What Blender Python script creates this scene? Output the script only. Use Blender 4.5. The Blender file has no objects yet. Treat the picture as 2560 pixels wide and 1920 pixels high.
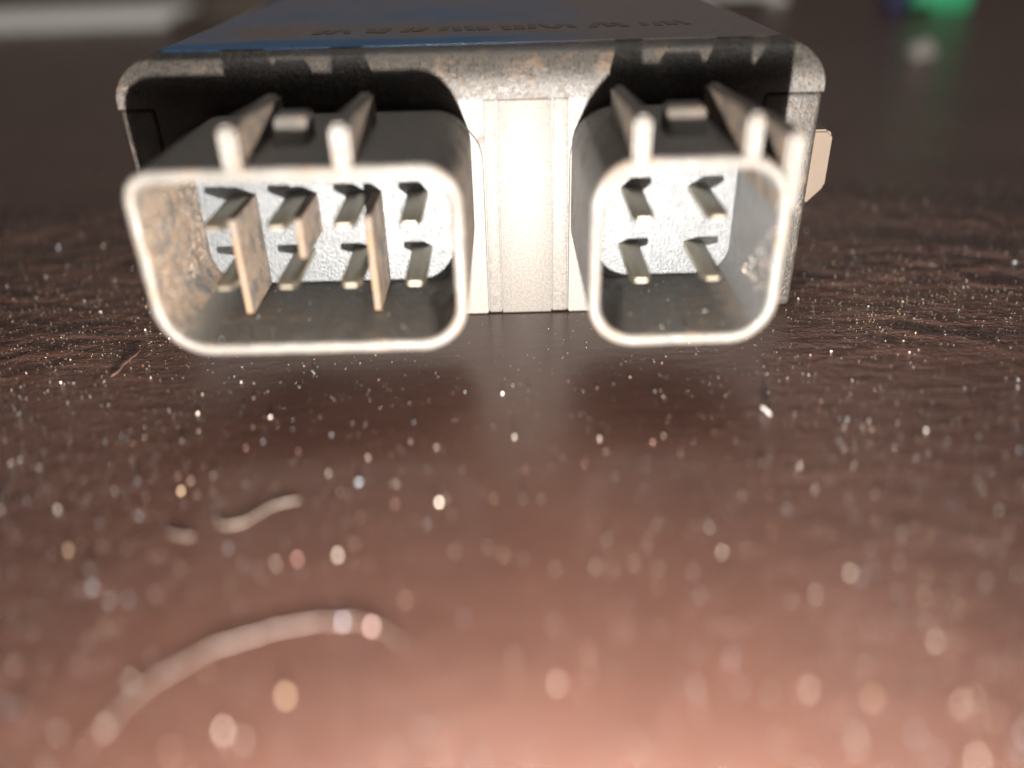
import bpy, bmesh, math, random
from mathutils import Vector, Matrix
random.seed(7)
S = 0.001                      # everything below is written in millimetres
sc = bpy.context.scene
C = sc.collection

# ------------------------------------------------------------------ camera
cam_d = bpy.data.cameras.new('camera')
cam = bpy.data.objects.new('camera', cam_d); C.objects.link(cam); sc.camera = cam
cam_d.sensor_width = 36.0
cam_d.lens = 28.83
cam_d.clip_start = 0.002; cam_d.clip_end = 20.0
cam.matrix_world = (Matrix.Translation((0, 0, 39.35*S)) @ Matrix.Rotation(math.radians(59.7), 4, 'X')
                    @ Matrix.Rotation(math.radians(-1.5), 4, 'Z'))
cam_d.dof.use_dof = True
cam_d.dof.focus_distance = 86.5*S
cam_d.dof.aperture_fstop = 7.0
cam_d.dof.aperture_ratio = 1.3

# ------------------------------------------------------------------ world, lamps, exposure
w = bpy.data.worlds.new('World'); sc.world = w; w.use_nodes = True
bg = w.node_tree.nodes['Background']
bg.inputs['Color'].default_value = (1.0, 0.86, 0.78, 1); bg.inputs['Strength'].default_value = 0.054

def lamp(name, kind, loc, power, color, **kw):
    d = bpy.data.lights.new(name, kind); d.energy = power; d.color = color
    for k, v in kw.items(): setattr(d, k, v)
    o = bpy.data.objects.new(name, d); C.objects.link(o); o.location = Vector(loc)*S
    return o
def aim(o, target):
    o.rotation_euler = (Vector(target)*S - o.location).to_track_quat('-Z', 'Y').to_euler()
# the phone's flash, just above the table below the lens
lamp('phone_flash', 'POINT', (1.0, -26, 6.0), 4.2, (1.0, 0.935, 0.86), shadow_soft_size=1.0*S)
# added soft lamp below the frame, making the glow on the near table
l = lamp('added_near_fill', 'AREA', (3, 9, 16), 0.055, (1.0, 0.88, 0.78), shape='RECTANGLE', size=44*S, size_y=8*S, spread=math.radians(110))
aim(l, (3, 20, 0))
# added soft overhead lamp, unseen, brightening the top and the background
l = lamp('added_overhead_fill', 'AREA', (100, 500, 1300), 10.0, (1.0, 0.94, 0.87), shape='RECTANGLE', size=0.9, size_y=0.5)
aim(l, (0, 200, 0))

sc.view_settings.view_transform = 'Standard'; sc.view_settings.look = 'None'
sc.view_settings.exposure = 0; sc.view_settings.gamma = 1
sc.render.engine = 'CYCLES'
sc.cycles.use_denoising = True
sc.cycles.use_adaptive_sampling = False
sc.cycles.sample_clamp_indirect = 3.0
sc.cycles.max_bounces = 6

# ------------------------------------------------------------------ materials
def nt(name):
    m = bpy.data.materials.new(name); m.use_nodes = True
    t = m.node_tree; b = t.nodes['Principled BSDF']
    return m, t, b
def coords(t, scale=(1, 1, 1)):
    tc = t.nodes.new('ShaderNodeTexCoord'); mp = t.nodes.new('ShaderNodeMapping')
    mp.inputs['Scale'].default_value = tuple(1000.0*s for s in scale)   # metres -> mm
    t.links.new(tc.outputs['Object'], mp.inputs['Vector'])
    return mp.outputs['Vector']
def noise(t, vec, scale, detail=3, rough=0.55):
    n = t.nodes.new('ShaderNodeTexNoise'); n.inputs['Scale'].default_value = scale
    n.inputs['Detail'].default_value = detail; n.inputs['Roughness'].default_value = rough
    t.links.new(vec, n.inputs['Vector']); return n.outputs['Fac']
def ramp(t, fac, stops):
    r = t.nodes.new('ShaderNodeValToRGB'); e = r.color_ramp.elements
    while len(e) < len(stops): e.new(0.5)
    for el, (p, c) in zip(e, stops): el.position = p; el.color = (*c, 1) if len(c) == 3 else c
    t.links.new(fac, r.inputs['Fac']); return r.outputs['Color']
def math_(t, op, a, b=None, c=None):
    n = t.nodes.new('ShaderNodeMath'); n.operation = op
    for i, v in enumerate((a, b, c)):
        if v is None: continue
        if hasattr(v, 'links'): t.links.new(v, n.inputs[i])
        else: n.inputs[i].default_value = v
    return n.outputs[0]
def mix(t, fac, a, b):
    n = t.nodes.new('ShaderNodeMix'); n.data_type = 'RGBA'
    for s, v in (('Factor_Float', fac), ('A_Color', a), ('B_Color', b)):
        i = [x for x in n.inputs if x.identifier == s][0]
        if hasattr(v, 'links'): t.links.new(v, i)
        else: i.default_value = v if isinstance(v, float) else (*v, 1)
    return [x for x in n.outputs if x.identifier == 'Result_Color'][0]
def bump(t, b, h, strength, dist):
    n = t.nodes.new('ShaderNodeBump'); n.inputs['Strength'].default_value = strength
    n.inputs['Distance'].default_value = dist*S
    t.links.new(h, n.inputs['Height']); t.links.new(n.outputs['Normal'], b.inputs['Normal'])

def plastic(name, c1, c2, rough, dirt, dirt_lo, dirt_hi, bstr, spec=0.5, grain=5.0, bdist=0.06, metal=0.0, mott=.12):
    m, t, b = nt(name); v = coords(t)
    big = noise(t, v, 0.45, 6, 0.62); fine = noise(t, v, grain, 4, 0.6)
    base = mix(t, ramp(t, fine, [(.36, (0, 0, 0)), (.64, (1, 1, 1))]), c1, c2)
    d = ramp(t, big, [(dirt_lo, (0, 0, 0)), (dirt_hi, (1, 1, 1))])
    t.links.new(mix(t, d, base, dirt), b.inputs['Base Color'])
    mot = ramp(t, noise(t, v, 1.1, 5, .7), [(.34, (0, 0, 0)), (.66, (1, 1, 1))])      # rubbed and matt patches
    r = math_(t, 'MULTIPLY_ADD', mot, mott, math_(t, 'MULTIPLY_ADD', d, 0.25, rough - mott*.5))
    t.links.new(r, b.inputs['Roughness'])
    b.inputs['Specular IOR Level'].default_value = spec; b.inputs['Metallic'].default_value = metal
    h = math_(t, 'ADD', fine, math_(t, 'MULTIPLY', math_(t, 'MULTIPLY', d, noise(t, v, 2.2, 4)), 1.5))
    bump(t, b, h, bstr, bdist)
    return m
M = {}
M['shell'] = plastic('shell_plastic', (.05, .047, .043), (.082, .075, .067), .54, (.10, .072, .052), .50, .70, .7, mott=.24)
M['shell_dirty'] = plastic('shell_plastic_dusty', (.045, .04, .035), (.08, .068, .055), .58, (.10, .063, .037), .38, .56, .8, bdist=.12)
M['dusty'] = plastic('shell_side_dust_lit', (.035, .030, .026), (.23, .165, .115), .5, (.055, .050, .046), .46, .62, 1.0, grain=5, bdist=.16, mott=.25)  # dust colour, lightened so sideways faces look brighter under the flash
M['side_lit_pale'] = plastic('shell_side_pale_lit', (.05, .05, .05), (.10, .098, .095), .42, (.07, .07, .072), .55, .7, .6, bdist=.08)  # paler than the shell, flash light painted into the side walls
M['cover'] = plastic('cover_plastic', (.009, .0088, .0085), (.05, .043, .036), .42, (.075, .05, .033), .52, .72, 1.0, grain=4.5, mott=.22, bdist=.1)
M['panel'] = plastic('zinc_panel', (.058, .054, .050), (.102, .092, .082), .58, (.10, .07, .045), .66, .80, .55, grain=4.5, metal=.15, bdist=.06, mott=.08)
M['terminal'] = plastic('terminal_plate_plastic', (.016, .019, .022), (.048, .053, .058), .42, (.07, .062, .05), .62, .80, .8, grain=4.2, spec=.5, bdist=.085, mott=.3)
M['body'] = plastic('body_plastic', (.03, .028, .027), (.05, .046, .043), .5, (.07, .045, .03), .6, .8, .4)
m, t, b = nt('plated_brass'); v = coords(t)
t.links.new(mix(t, noise(t, v, 1.3, 4), (.22, .20, .16), (.40, .36, .28)), b.inputs['Base Color'])
b.inputs['Metallic'].default_value = .9; b.inputs['Roughness'].default_value = .33
bump(t, b, noise(t, v, 6, 3), .3, .03); M['brass'] = m

# worn blue paint of the top, with a dirt band; the clear blue front stripe paints in a reflection
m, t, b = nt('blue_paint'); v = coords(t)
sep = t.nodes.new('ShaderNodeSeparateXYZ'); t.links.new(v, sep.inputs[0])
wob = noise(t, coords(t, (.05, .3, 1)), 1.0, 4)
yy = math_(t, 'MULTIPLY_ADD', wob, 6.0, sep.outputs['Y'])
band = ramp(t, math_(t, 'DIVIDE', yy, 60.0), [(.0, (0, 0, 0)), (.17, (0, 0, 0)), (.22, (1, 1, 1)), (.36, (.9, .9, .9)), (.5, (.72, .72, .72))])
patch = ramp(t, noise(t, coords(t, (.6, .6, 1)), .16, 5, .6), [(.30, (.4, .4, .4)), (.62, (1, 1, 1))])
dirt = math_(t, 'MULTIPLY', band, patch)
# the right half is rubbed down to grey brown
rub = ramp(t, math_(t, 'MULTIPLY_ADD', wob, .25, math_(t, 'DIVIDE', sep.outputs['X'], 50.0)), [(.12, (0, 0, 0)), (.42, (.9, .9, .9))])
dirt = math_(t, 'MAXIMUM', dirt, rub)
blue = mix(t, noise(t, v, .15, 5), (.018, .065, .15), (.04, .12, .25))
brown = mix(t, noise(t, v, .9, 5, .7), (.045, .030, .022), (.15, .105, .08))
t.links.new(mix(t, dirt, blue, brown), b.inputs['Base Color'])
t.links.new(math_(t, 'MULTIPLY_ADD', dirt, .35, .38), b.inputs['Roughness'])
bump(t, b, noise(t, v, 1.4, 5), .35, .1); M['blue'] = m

# dark brown lacquered wood
m, t, b = nt('brown_lacquered_wood'); v = coords(t)
vg = coords(t, (.55, 1.2, 1))
gr = noise(t, vg, .35, 6, .6); mott = noise(t, v, .03, 4)
col = mix(t, gr, (.031, .0146, .0112), (.055, .0262, .0202))
col = mix(t, ramp(t, mott, [(.35, (0, 0, 0)), (.7, (.6, .6, .6))]), col, (.078, .040, .030))
t.links.new(col, b.inputs['Base Color'])
t.links.new(math_(t, 'MULTIPLY_ADD', noise(t, v, .08, 4), .16, .14), b.inputs['Roughness'])
b.inputs['Specular IOR Level'].default_value = .5
h = math_(t, 'ADD', math_(t, 'MULTIPLY', noise(t, vg, .5, 6, .65), 1.0), math_(t, 'MULTIPLY', noise(t, v, 3.0, 3), .18))
sx = t.nodes.new('ShaderNodeSeparateXYZ'); t.links.new(v, sx.inputs[0])
# the lacquer is smooth in the middle and worn rough to both sides of the module
ax = math_(t, 'ABSOLUTE', math_(t, 'ADD', sx.outputs['X'], 3.0))
worn = math_(t, 'SMOOTH_MIN', math_(t, 'MAXIMUM', math_(t, 'DIVIDE', math_(t, 'SUBTRACT', ax, 16.0), 30.0), 0.06), 1.0, .1)
bump(t, b, math_(t, 'MULTIPLY', h, worn), 1.0, .8); M['wood'] = m

m, t, b = nt('dust_grain')
at = t.nodes.new('ShaderNodeAttribute'); at.attribute_name = 'tint'
t.links.new(at.outputs['Color'], b.inputs['Base Color']); b.inputs['Roughness'].default_value = .45
M['dust'] = m
def simple(name, c, rough=.5, var=.85):
    m, t, b = nt(name); v = coords(t)
    t.links.new(mix(t, noise(t, v, .2, 4), c, tuple(x*var for x in c)), b.inputs['Base Color'])
    b.inputs['Roughness'].default_value = rough; M[name] = m
simple('pale_fibre', (.13, .105, .085), .5); simple('rosy_fibre', (.085, .06, .05), .45); simple('brown_fibre', (.09, .05, .04), .5)
simple('white_lint', (.35, .32, .30), .6)
simple('pale_card', (.62, .62, .60), .6); simple('brown_card', (.16, .13, .10), .6); simple('white_paper', (.8, .8, .76), .7)
simple('green_plastic', (.06, .55, .25), .5); simple('navy_plastic', (.015, .02, .09), .4); simple('grey_lump', (.22, .21, .20), .6)
simple('grime', (.085, .058, .042), .75, .5); simple('tan_tab', (.082, .058, .040), .62, .7)

# ------------------------------------------------------------------ helpers
def link(name, bm, mat, parent=None, smooth=True, angle=40):
    me = bpy.data.meshes.new(name)
    bmesh.ops.recalc_face_normals(bm, faces=bm.faces[:])
    bmesh.ops.scale(bm, vec=(S, S, S), verts=bm.verts[:])
    bm.to_mesh(me); bm.free()
    me.materials.append(M[mat])
    if smooth:
        me.shade_smooth(); me.set_sharp_from_angle(angle=math.radians(angle))
    o = bpy.data.objects.new(name, me); C.objects.link(o)
    if parent: o.parent = parent
    return o
def lit_side_dust(o, mat):
    """sideways faces get a dusty colour, lightened to paint in the grazing flash"""
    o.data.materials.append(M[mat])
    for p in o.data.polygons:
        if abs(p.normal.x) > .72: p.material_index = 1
    return o
def tag(o, label=None, cat=None, group=None, kind=None):
    for k, v in (('label', label), ('category', cat), ('group', group), ('kind', kind)):
        if v: o[k] = v
    return o
def empty(name, loc):
    o = bpy.data.objects.new(name, None); C.objects.link(o); o.location = Vector(loc)*S
    o.empty_display_size = .01; return o
def box_bm(x0, x1, y0, y1, z0, z1, r=0.0, seg=2, bm=None, edges=None):
    own = bm is None
    bm = bm or bmesh.new()
    vs = [bm.verts.new((x, y, z)) for x in (x0, x1) for y in (y0, y1) for z in (z0, z1)]
    fs = [(0, 1, 3, 2), (4, 6, 7, 5), (0, 4, 5, 1), (2, 3, 7, 6), (0, 2, 6, 4), (1, 5, 7, 3)]
    faces = [bm.faces.new([vs[i] for i in f]) for f in fs]
    bmesh.ops.recalc_face_normals(bm, faces=faces)
    if r > 0:
        es = {e for f in faces for e in f.edges}
        if edges: es = {e for e in es if edges(e)}
        bmesh.ops.bevel(bm, geom=list(es), offset=r, segments=seg, profile=.5, affect='EDGES')
    return bm
def rrect(x0, x1, z0, z1, rad, n=8, m=0):
    """rounded rectangle outline; rad = radii (bottom-left, bottom-right, top-right, top-left)"""
    pts = []
    for (cx, cz, sx, sz, a0), r in zip(((x0, z0, 1, 1, 180), (x1, z0, -1, 1, 270), (x1, z1, -1, -1, 0), (x0, z1, 1, -1, 90)), rad):
        r = max(r, .02); ox, oz = cx+sx*r, cz+sz*r
        for k in range(n+1):
            a = math.radians(a0 + 90*k/n); pts.append((ox+r*math.cos(a), oz+r*math.sin(a)))
    if not m: return pts
    out = []
    for i, p in enumerate(pts):
        out.append(p)
        if i % (n+1) == n:                                  # points along the straight sides
            q = pts[(i+1) % len(pts)]
            out += [(p[0]+(q[0]-p[0])*k/m, p[1]+(q[1]-p[1])*k/m) for k in range(1, m)]
    return out
def loft(rings, cap0=False, cap1=False, bm=None):
    """rings: list of (outline, y)"""
    bm = bm or bmesh.new(); prev = None; first = None
    for pts, y in rings:
        ring = [bm.verts.new((x, y, z)) for x, z in pts]
        if prev:
            n = len(ring)
            for i in range(n): bm.faces.new((prev[i], prev[(i+1) % n], ring[(i+1) % n], ring[i]))
        else: first = ring
        prev = ring
    if cap0: bm.faces.new(first)
    if cap1: bm.faces.new(prev)
    return bm
def inset(x0, x1, z0, z1, rad, d, m=0):
    return rrect(x0+d, x1-d, z0+d, z1-d, [max(r-d, .15) for r in rad], m=m)

# ------------------------------------------------------------------ the table
from mathutils import noise as mn
def sstep(a, b, t_):
    t_ = max(0, min(1, (t_-a)/(b-a))); return t_*t_*(3-2*t_)
def relief(x, y):
    """crinkled, worn lacquer to both sides of the module; smooth in the middle (mm)"""
    k = sstep(30, 46, abs(x+3)) * sstep(66, 80, y+4*mn.noise((x*.06, 0, 3))) * (1-sstep(118, 140, y))
    if k <= 0: return 0.0
    n1 = 1-abs(mn.noise((x*.16+5, y*.34+.05*x, 1.3)))*2
    n2 = 1-abs(mn.noise((x*.55, y*.95, 7.1)))*2
    n3 = mn.noise((x*1.5, y*2.1, 4.4))
    patch = .35+.65*sstep(-.25, .35, mn.noise((x*.05+9, y*.09, 2.2)))
    return k*patch*(.24*n1+.12*n2+.06*n3)
def spaced(parts):
    out = [parts[0][0]]
    for a, b, st in parts:
        n_ = max(1, round((b-a)/st)); out += [a+(b-a)*(i+1)/n_ for i in range(n_)]
    return out
gx = spaced([(-1500, -200, 130), (-200, -110, 15), (-110, -32, .42), (-32, 26, 3), (26, 110, .42), (110, 200, 15), (200, 1500, 130)])
gy = spaced([(-300, 0, 60), (0, 60, 10), (60, 135, .40), (135, 300, 15), (300, 1400, 100)])
bm = bmesh.new()
rows = [[bm.verts.new((x, y, relief(x, y) if 60 < y < 140 and abs(x) < 110 else 0)) for x in gx] for y in gy]
for r0, r1 in zip(rows, rows[1:]):
    for i in range(len(gx)-1): bm.faces.new((r0[i], r0[i+1], r1[i+1], r1[i]))
tag(link('tabletop', bm, 'wood', angle=180), 'dark brown lacquered tabletop strewn with bright dust', 'table', kind='structure')

# ------------------------------------------------------------------ the control module
BX0, BX1, BY0, BY1, BT = -37.6, 31.1, 83.0, 152.0, 27.65
mod = tag(empty('control_module', (-3.3, 83, 0)), 'grey boxed control module with two pin connectors and a worn blue top', 'control module')
inv = Matrix.Translation((3.3*S, -83*S, 0))
def part(name, bm, mat, parent=mod, **kw):
    bmesh.ops.translate(bm, verts=bm.verts[:], vec=((3.3, -83, 0)))
    return link(name, bm, mat, parent, **kw)

# cover: folded shell with rounded shoulders, its lip 0.15 mm proud of the panel below
bm = box_bm(BX0, BX1, BY0-.15, BY1, 23.0, BT)
es = [e for e in bm.edges if all(v.co.z > 25 for v in e.verts)]
bmesh.ops.bevel(bm, geom=es, offset=4.2, segments=10, profile=.5, affect='EDGES')
part('cover', bm, 'cover')
# case body under the cover
bm = box_bm(BX0+.1, BX1-.1, BY0+.35, BY1-.2, .25, 22.98)
es = [e for e in bm.edges if abs(e.verts[0].co.z-e.verts[1].co.z) > 5]
bmesh.ops.bevel(bm, geom=es, offset=1.2, segments=4, profile=.5, affect='EDGES')
part('case_body', bm, 'body')
# left and right cheeks of the front, wrapped round from the sides
for x0, x1 in ((BX0, -34.2), (25.4, BX1)):
    bm = box_bm(x0, x1, BY0-.05, BY0+6, .1, 22.96, .5, 3); part('front_cheek', bm, 'cover')
# blue painted top plate
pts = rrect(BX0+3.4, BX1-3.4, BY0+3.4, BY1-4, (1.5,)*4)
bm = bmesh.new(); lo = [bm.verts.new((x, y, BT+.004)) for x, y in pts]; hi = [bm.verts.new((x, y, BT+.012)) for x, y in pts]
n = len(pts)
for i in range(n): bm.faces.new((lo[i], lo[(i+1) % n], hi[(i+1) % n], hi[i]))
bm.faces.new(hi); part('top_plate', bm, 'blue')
# worn raised lettering along the front of the top, no longer readable
mk = None; x = -20.0
for i in range(24):
    w0 = random.uniform(.7, 1.25)
    if mk is None or i % 6 == 0:
        bm = box_bm(-.5, .5, -1.7, 1.7, 0, .06, .025, 2)
        bmesh.ops.translate(bm, verts=bm.verts[:], vec=(0, 0, BT+.01))
        mk = link('raised_marking', bm, 'grime', mod); q = mk
    else:
        q = mk.copy(); C.objects.link(q); q.parent = mod
    q.location = Vector((x+3.3, 98-83+random.uniform(-.4, .4), 0))*S; q.scale = (w0, random.uniform(.7, 1.1), 1)
    q.rotation_euler.z = random.uniform(-.25, .25)
    x += 1.42 + (1.2 if random.random() < .2 else 0)
# centre panel between the connectors, strips either side with open grooves
part('front_panel', box_bm(-.78, 4.60, BY0, BY0+.6, .12, 22.9, .06, 2), 'panel')
part('panel_strip', box_bm(-2.18, -.90, BY0+.10, BY0+.6, .16, 22.9, .06, 2), 'panel')
part('panel_strip', box_bm(4.74, 6.28, BY0+.10, BY0+.6, .20, 22.9, .06, 2), 'panel')
# mounting tab on the right side
bm = bmesh.new()
prof = [(30.7, 17.8), (34.6, 17.8), (35.2, 17.2), (35.2, 11.6), (33.4, 9.7), (30.7, 9.7)]
f0 = [bm.verts.new((x, 89, z)) for x, z in prof]; f1 = [bm.verts.new((x, 98, z)) for x, z in prof]
bm.faces.new(f0); bm.faces.new(f1)
for i in range(6): bm.faces.new((f0[i], f0[(i+1) % 6], f1[(i+1) % 6], f1[i]))
bmesh.ops.bevel(bm, geom=bm.edges[:], offset=.25, segments=2, affect='EDGES')
part('mounting_tab', bm, 'tan_tab')

RIM, BACK = 63.0, 76.3
def connector(x0, x1, z0, z1, rad, fl, label, dusty):
    """socket shell with rounded rim; fl = flange rectangle on the module's face"""
    T = 1.05
    prof = [(0, BY0), (0, RIM+.42), (.05, RIM+.2), (.18, RIM+.06), (.36, RIM), (.69, RIM), (.87, RIM+.06), (1.0, RIM+.2), (T, RIM+.42), (T, BACK+1)]
    bm = loft([(inset(x0, x1, z0, z1, rad, d, 26), y) for d, y in prof])
    for v in bm.verts:                                      # nicks and slight unevenness of the moulded rim
        if v.co.y < RIM+1:
            p = v.co*.55; v.co.y += .09*mn.noise(p) + .10*min(0, mn.noise(v.co*1.4)+.12)*-1.6
            v.co.x += .05*mn.noise((p.x, p.z, 5)); v.co.z += .05*mn.noise((p.x, p.z, 9))
    c = part('connector', bm, 'shell')
    lit_side_dust(c, dusty)
    c['label'] = label
    def sub(name, bm, mat): return part(name, bm, mat, c)
    sub('terminal_plate', loft([(inset(x0, x1, z0, z1, rad, T-.02), y) for y in (BACK, BACK+1.2)], True, True), 'terminal')
    fx0, fx1, fz0, fz1 = fl
    r4 = (.3, .3, 4.2, 4.2)
    sub('flange', loft([(inset(fx0, fx1, fz0, fz1, r4, d), y) for d, y in ((0, BY0+.5), (0, BY0+.06), (.08, BY0-.02))], False, True), 'panel')
    return c, sub
def rib(sub, x0, x1, zb, zt, y1, yt):
    """tapering guide rib on the shell: y1 = end, front flush with the rim"""
    bm = bmesh.new(); rows = []
    for y, h in ((RIM+.05, zt), (RIM+yt, zt-.05), (y1, zt-.4)):
        rows.append([bm.verts.new(p) for p in ((x0, y, zb), (x0, y, h), (x1, y, h), (x1, y, zb))])
    bm.faces.new(rows[0]); bm.faces.new(rows[-1])
    for a, b_ in zip(rows, rows[1:]):
        for i in range(4): bm.faces.new((a[i], a[(i+1) % 4], b_[(i+1) % 4], b_[i]))
    es = [e for e in bm.edges if all(v.co.z > zb+.5 for v in e.verts) or all(v.co.y < RIM+.1 for v in e.verts)]
    bmesh.ops.bevel(bm, geom=es, offset=.32, segments=3, affect='EDGES')
    return lit_side_dust(sub('guide_rib', bm, 'shell'), 'dusty')
def latch(sub, x0, x1, zb, zt, y0, y1):
    bm = bmesh.new()
    pr = [(y0-1.6, zb), (y0, zt-.25), (y0+.35, zt), (y1-.3, zt), (y1, zb)]
    a = [bm.verts.new((x0, y, z)) for y, z in pr]; b_ = [bm.verts.new((x1, y, z)) for y, z in pr]
    bm.faces.new(a); bm.faces.new(b_)
    for i in range(5): bm.faces.new((a[i], a[(i+1) % 5], b_[(i+1) % 5], b_[i]))
    bmesh.ops.bevel(bm, geom=[e for e in bm.edges if any(v.co.z > zb+.2 for v in e.verts)], offset=.2, segments=2, affect='EDGES')
    return sub('latch', bm, 'shell')
def pin_bm(x, z):
    """flat blade with a chamfered nose"""
    bm = bmesh.new(); rows = []
    for y, hw, th in ((67.6, .52, .12), (67.9, .76, .25), (68.5, .96, .34), (BACK+.3, .96, .34)):
        c_ = .10 if th > .2 else .05
        rows.append([bm.verts.new((x+px, y, z+pz)) for px, pz in
                     ((-hw, -th+c_), (-hw+c_*1.6, -th), (hw-c_*1.6, -th), (hw, -th+c_), (hw, th-c_), (hw-c_*1.6, th), (-hw+c_*1.6, th), (-hw, th-c_))])
    bm.faces.new(rows[0])
    for a, b_ in zip(rows, rows[1:]):
        for i in range(8): bm.faces.new((a[i], a[(i+1) % 8], b_[(i+1) % 8], b_[i]))
    return bm
def pins(c, sub, xs, zs):
    first = None
    for z in zs:
        for x in xs:
            if first is None:
                first = sub('pin', pin_bm(x, z), 'brass'); ox, oz = x, z
            else:
                p = first.copy(); C.objects.link(p); p.parent = c
                p.location = first.location + Vector((x-ox+random.uniform(-.06, .06), random.uniform(-.08, .08), z-oz))*S
def divider(sub, x, z0, z1, y0):
    o = sub('divider', box_bm(x-.36, x+.36, y0, BACK+.2, z0, z1, .3, 3, edges=lambda e: all(v.co.y < y0+.1 for v in e.verts)), 'shell_dirty')
    lit_side_dust(o, 'dusty')

# left connector: eight blades in two rows, three dividers
LX0, LX1, LZ0, LZ1 = -30.25, -3.5, 6.05, 22.25
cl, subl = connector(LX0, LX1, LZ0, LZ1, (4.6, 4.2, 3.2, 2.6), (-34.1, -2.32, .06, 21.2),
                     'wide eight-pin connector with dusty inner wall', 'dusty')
pins(cl, subl, (-25.3, -19.8, -14.05, -8.35), (15.9, 10.45))
divider(subl, -24.05, 7.2, 16.25, 69); divider(subl, -18.3, 12.5, 16.2, 69); divider(subl, -12.2, 7.2, 16.3, 69)
rib(subl, -21.85, -20.4, 21.9, 25.35, 78.3, 3); rib(subl, -13.35, -11.9, 21.9, 25.3, 78.3, 3)
latch(subl, -19.5, -16.7, 22.1, 24.45, 71, 74)
# right connector: four blades, an extra corner rib
RX0, RX1, RZ0, RZ1 = 6.62, 22.75, 5.95, 22.25
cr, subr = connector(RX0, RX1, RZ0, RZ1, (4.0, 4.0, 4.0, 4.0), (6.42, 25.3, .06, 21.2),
                     'square four-pin connector with clean pale inside', 'side_lit_pale')
pins(cr, subr, (11.75, 18.15), (15.75, 10.2))
rib(subr, 9.8, 11.1, 21.8, 25.3, 78.3, 3); rib(subr, 18.4, 19.7, 21.8, 25.35, 78.3, 3)
latch(subr, 13.7, 17.0, 22.1, 24.3, 71, 74)
rib(subr, 21.6, 23.0, 17.7, 23.9, 74, 3)

# ------------------------------------------------------------------ fibres on the table
def tube(name, pts, r, mat, seg=10):
    """smooth strand through points (Catmull-Rom), tapered at both ends"""
    P = [Vector(p) for p in pts]; P = [2*P[0]-P[1]] + P + [2*P[-1]-P[-2]]
    path = []
    for i in range(1, len(P)-2):
        for k in range(seg):
            t_ = k/seg; a, b_, c_, d_ = P[i-1:i+3]
            path.append(.5*((2*b_)+(c_-a)*t_+(2*a-5*b_+4*c_-d_)*t_**2+(3*b_-a-3*c_+d_)*t_**3))
    path.append(P[-2]); bm = bmesh.new(); prev = None; N = len(path)
    path = [p+Vector((mn.noise(p*.9), mn.noise(p*.9+Vector((7, 3, 1))), 0))*r*2.2 for p in path]      # small kinks
    for i, p in enumerate(path):
        d = (path[min(i+1, N-1)]-path[max(i-1, 0)]).normalized()
        s = d.cross(Vector((0, 0, 1))).normalized(); u = s.cross(d)
        rr = r*(.35+.65*min(1, i/4, (N-1-i)/4))*(1+.2*math.sin(i*1.7))
        ring = [bm.verts.new(p+rr*(s*math.cos(a)+u*math.sin(a))) for a in [k*math.pi/3 for k in range(6)]]
        if prev:
            for k in range(6): bm.faces.new((prev[k], prev[(k+1) % 6], ring[(k+1) % 6], ring[k]))
        prev = ring
    base = Vector(pts[0]); base.z = 0
    bmesh.ops.translate(bm, verts=bm.verts[:], vec=-base)
    o = link(name, bm, mat, smooth=True, angle=180); o.location = base*S; return o
F = 'stray fibres lying on the table'
tag(tube('fibre', [(-23.5, 29.9, .07), (-22.3, 32.7, .08), (-20.2, 34.7, .08), (-18.4, 36.0, .1), (-14.1, 37.5, .1), (-10.6, 37.7, .1), (-8.75, 37.0, .08), (-7.15, 35.7, .07)], .075, 'rosy_fibre'),
    'long rosy blurred fibre arching across the near table, largest of all fibres', 'fibre', F)
tag(tube('fibre', [(-22.9, 49.3, .06), (-21.8, 47.5, .07), (-20.1, 47.85, .1), (-18.5, 49.7, .08), (-16.5, 50.3, .06)], .065, 'pale_fibre'),
    'pale beige S-shaped fibre on the table below the eight-pin connector', 'fibre', F)
tag(tube('fibre', [(-25.6, 46.9, .06), (-24.7, 46.5, .07), (-23.5, 46.4, .06)], .065, 'pale_fibre'),
    'short stubby pale fibre beside the S-shaped one', 'fibre', F)
tag(tube('fibre', [(-39.5, 70.6, .1), (-39.2, 71.5, .15), (-39.0, 73.2, .2), (-38.6, 76.0, .15)], .08, 'brown_fibre'),
    'thin brown fibre near the lower left corner of the eight-pin connector', 'fibre', F)
tag(tube('fibre', [(50.8, 93.8, .1), (51.7, 93.2, .2), (52.4, 92.5, .1)], .05, 'pale_fibre'),
    'tiny sharp orange-lit fibre on the table to the right of the module', 'fibre', F)
tag(tube('fibre', [(22.0, 61.7, .15), (22.4, 61.2, .25), (22.85, 60.6, .15)], .13, 'white_lint'),
    'short bright white bit of lint in front of the four-pin connector', 'lint', F)

# ------------------------------------------------------------------ things behind, far out of focus
def block(name, x0, x1, y0, y1, z0, z1, rz, mat, label, cat, r=1.0):
    cx, cy = (x0+x1)/2, (y0+y1)/2
    o = link(name, box_bm(x0-cx, x1-cx, y0-cy, y1-cy, 0, z1-z0, r, 3), mat)
    o.location = Vector((cx, cy, z0))*S; o.rotation_euler.z = rz
    return tag(o, label, cat)
block('pale_card', -330, -142, 358, 430, 0.02, 1.6, .12, 'pale_card', 'pale grey card lying far back on the table at the left', 'card', .3)
block('brown_card', -135, -70, 385, 440, 0.02, 1.4, .02, 'brown_card', 'dull brown card beside the pale grey one, behind the module', 'card', .3)
block('white_paper_stack', 92, 128, 402, 440, 0.02, 2.5, -.02, 'white_paper', 'white paper edge showing far behind the right end of the module', 'paper', .3)
g = tag(empty('plastic_wrapper', (168, 352, 0)), 'green plastic pack with navy end far back on the table at the right', 'pack')
g.rotation_euler.z = -.12
o = link('pack_body', box_bm(-9, 14, -7, 9, 0, 11, 2.5, 4), 'green_plastic', g)
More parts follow.
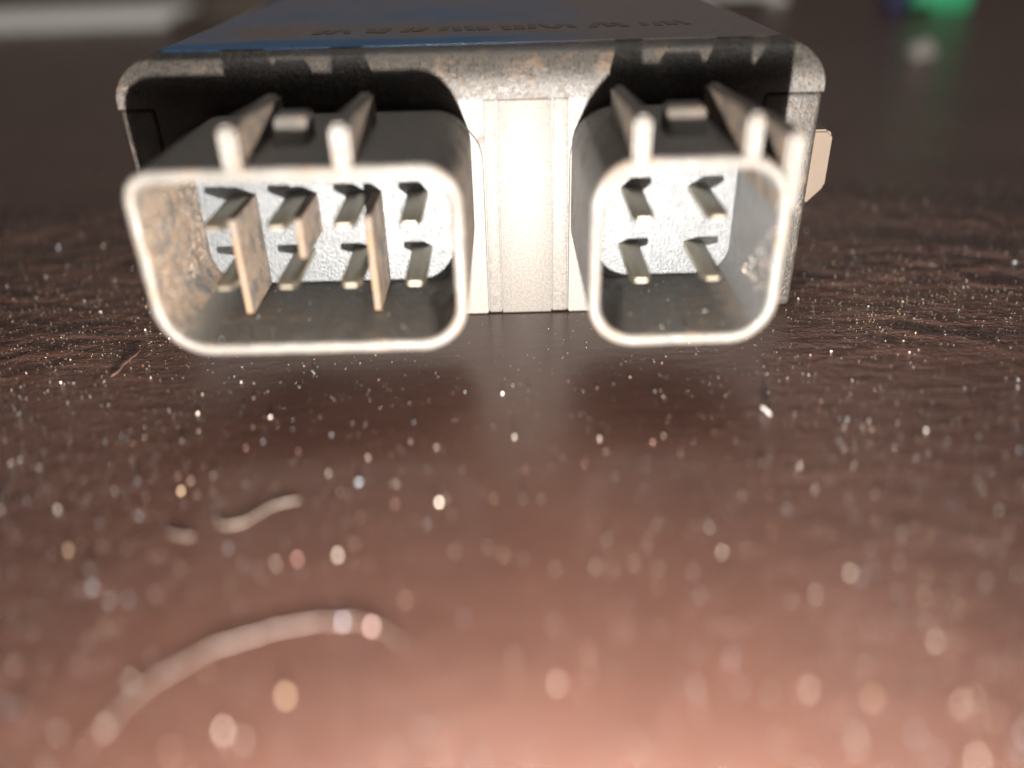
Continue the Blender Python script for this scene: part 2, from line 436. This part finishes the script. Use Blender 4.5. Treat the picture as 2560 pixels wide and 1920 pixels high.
o = link('pack_end', box_bm(-17, -8.9, -6.5, 8.5, .02, 10.4, 2, 4), 'navy_plastic', g)
bm = bmesh.new(); bmesh.ops.create_icosphere(bm, subdivisions=3, radius=1)
for v in bm.verts:
    k = 1+.18*math.sin(3*v.co.x+1)*math.cos(4*v.co.y)
    v.co = Vector((v.co.x*4.2*k, v.co.y*3.5*k, max(v.co.z, -.5)*2.6*k+1.25))
o = link('crumb', bm, 'grey_lump'); o.location = Vector((117, 243, 0))*S
tag(o, 'blurred pale grey crumb on the table right behind the module', 'crumb')

# ------------------------------------------------------------------ dust: thousands of grains, nobody could count them
ICO = bmesh.new(); bmesh.ops.create_icosphere(ICO, subdivisions=1, radius=1)
iv = [v.co.copy() for v in ICO.verts]; iff = [[v.index for v in f.verts] for f in ICO.faces]; ICO.free()
verts, faces, tints = [], [], []
def grain(x, y, z, r, tint):
    b0 = len(verts); a = random.uniform(.6, 1.5); c_ = random.uniform(.5, 1.0); rot = random.uniform(0, 6.3)
    cs, sn = math.cos(rot), math.sin(rot); zr = relief(x, y) if z == 0 else 0
    for v in iv:
        px, py = v.x*r*a, v.y*r
        verts.append(((x+px*cs-py*sn)*S, (y+px*sn+py*cs)*S, (z+zr+(v.z+.8)*r*c_)*S))
    faces.extend([tuple(b0+i for i in f) for f in iff]); tints.extend([tint]*len(iv))
def tint(g=1):
    k = random.random(); w_ = min(.95, g*.12*math.exp(random.gauss(0, 1.0)))
    if k < .62: return (w_, w_*.9, w_*.78)
    if k < .80: return (w_*.8, w_*.9, w_)
    if k < .93: return (w_, w_*.72, w_*.48)
    return (w_, w_*.55, w_*.5)
def on_module(x, y): return BX0-.3 < x < BX1+.3 and y > BY0-.4
n_ = 0
while n_ < 8000:
    y = 16+110*random.random()**1.0; half = 12+y*.78
    x = random.uniform(-half, half)
    if on_module(x, y): continue
    keep = .25+.75*min(1, abs(x+2)/22)
    if random.random() > keep: continue
    r = .022*math.exp(abs(random.gauss(0, .62)))
    if random.random() < .02: r *= 1.9
    grain(x, y, 0, min(r, .2), tint()); n_ += 1
# bigger flecks on the near table
for _ in range(40):
    y = random.uniform(20, 58); x = random.uniform(-1, 1)*(14+y*.75)
    grain(x, y, 0, random.uniform(.05, .10), tint(1.5))
# the flecks that stand out as bright discs
for x, y in ((-35.2, 50.0), (-30.3, 53.4), (-26.3, 51.9), (-5.8, 49.6), (-12.6, 44.0), (-29.4, 41.2), (-26.7, 34.8), (-29.1, 35.4), (-23.0, 30.2), (-19.1, 28.7), (-15.3, 29.2), (-6.0, 28.0), (-2.3, 27.6), (4.2, 34.7), (9.6, 41.8), (6.8, 38.3), (2.2, 32.5), (22.4, 40.9), (27.9, 37.7), (20.3, 33.0), (16.6, 31.6), (17.5, 28.6), (18.0, 28.0), (21.4, 28.5), (26.2, 29.4), (32.5, 47.8), (8.0, 52.4), (19.9, 53.6), (35.0, 57.6), (0.6, 49.8), (-15.4, 43.7), (6.3, 28.2), (12.7, 34.0), (23.9, 26.9), (-24.2, 65.9), (-21.8, 62.5), (-36.5, 72.1), (-26.2, 69.0), (29.1, 59.7), (25.4, 36.9), (20.2, 47.7), (11.7, 56.9), (0.1, 58.2), (-0.9, 65.5)):
    grain(x, y, 0, random.uniform(.07, .14), tint(2.0))
for x, y, c_ in ((-11.2, 37.65, (.5, .5, .6)), (-9.3, 37.2, (.7, .5, .5)), (-23.3, 30.2, (.45, .35, .3))):  # bluish and pinkish grains paint glints on the long fibre; the last is dust
    grain(x, y, .05, .13, c_)
# grit caked on the side walls inside the connectors
for _ in range(900):
    y, z = random.uniform(63.4, 76), random.uniform(9.5, 20)
    grain(-29.2+random.uniform(0, .03), y, z, random.choice((.04, .06, .06, .09, .13)), random.choice(((.16, .11, .07), (.22, .16, .11), (.05, .04, .035), (.12, .12, .12))))
for _ in range(170):
    y = random.uniform(63.4, 71)
    grain(21.68-random.uniform(0, .03), y, random.uniform(9.5, 9.8+(71-y)*.9), random.uniform(.03, .08), tint(1.2))
# golden grains standing in for specular glints on the worn lacquer, both sides
for cx, cy, n0, sx_, sy_ in ((-52, 86, 320, 12, 8), (-46, 78, 200, 7, 4), (48, 88, 300, 10, 6), (60, 98, 260, 12, 9), (40, 80, 120, 5, 2), (56, 84, 120, 9, 1.5)):
    for _ in range(n0):
        x, y = random.gauss(cx, sx_), random.gauss(cy, sy_)
        if not on_module(x, y): grain(x, y, 0, random.uniform(.014, .036), random.choice(((.6, .42, .22), (.5, .40, .30), (.3, .2, .12), (.75, .6, .42))))
# grains fallen on the connector floors and tops
for x0, x1, zf, zt in ((LX0+4, LX1-3, LZ0+1.05, LZ1), (RX0+3, RX1-3, RZ0+1.05, RZ1)):
    for _ in range(110): grain(random.uniform(x0, x1), random.uniform(63.5, 75), zf, random.uniform(.02, .07), tint())
    for _ in range(60): grain(random.uniform(x0, x1), random.uniform(63.6, 70), zt, random.uniform(.03, .08), tint())
me = bpy.data.meshes.new('dust'); me.from_pydata(verts, [], faces); me.update()
ca = me.color_attributes.new('tint', 'FLOAT_COLOR', 'POINT')
for i, c_ in enumerate(tints): ca.data[i].color = (*c_, 1)
me.materials.append(M['dust']); me.shade_smooth()
o = bpy.data.objects.new('dust', me); C.objects.link(o)
tag(o, 'bright dust grains scattered over the dark table and module', 'dust', kind='stuff')
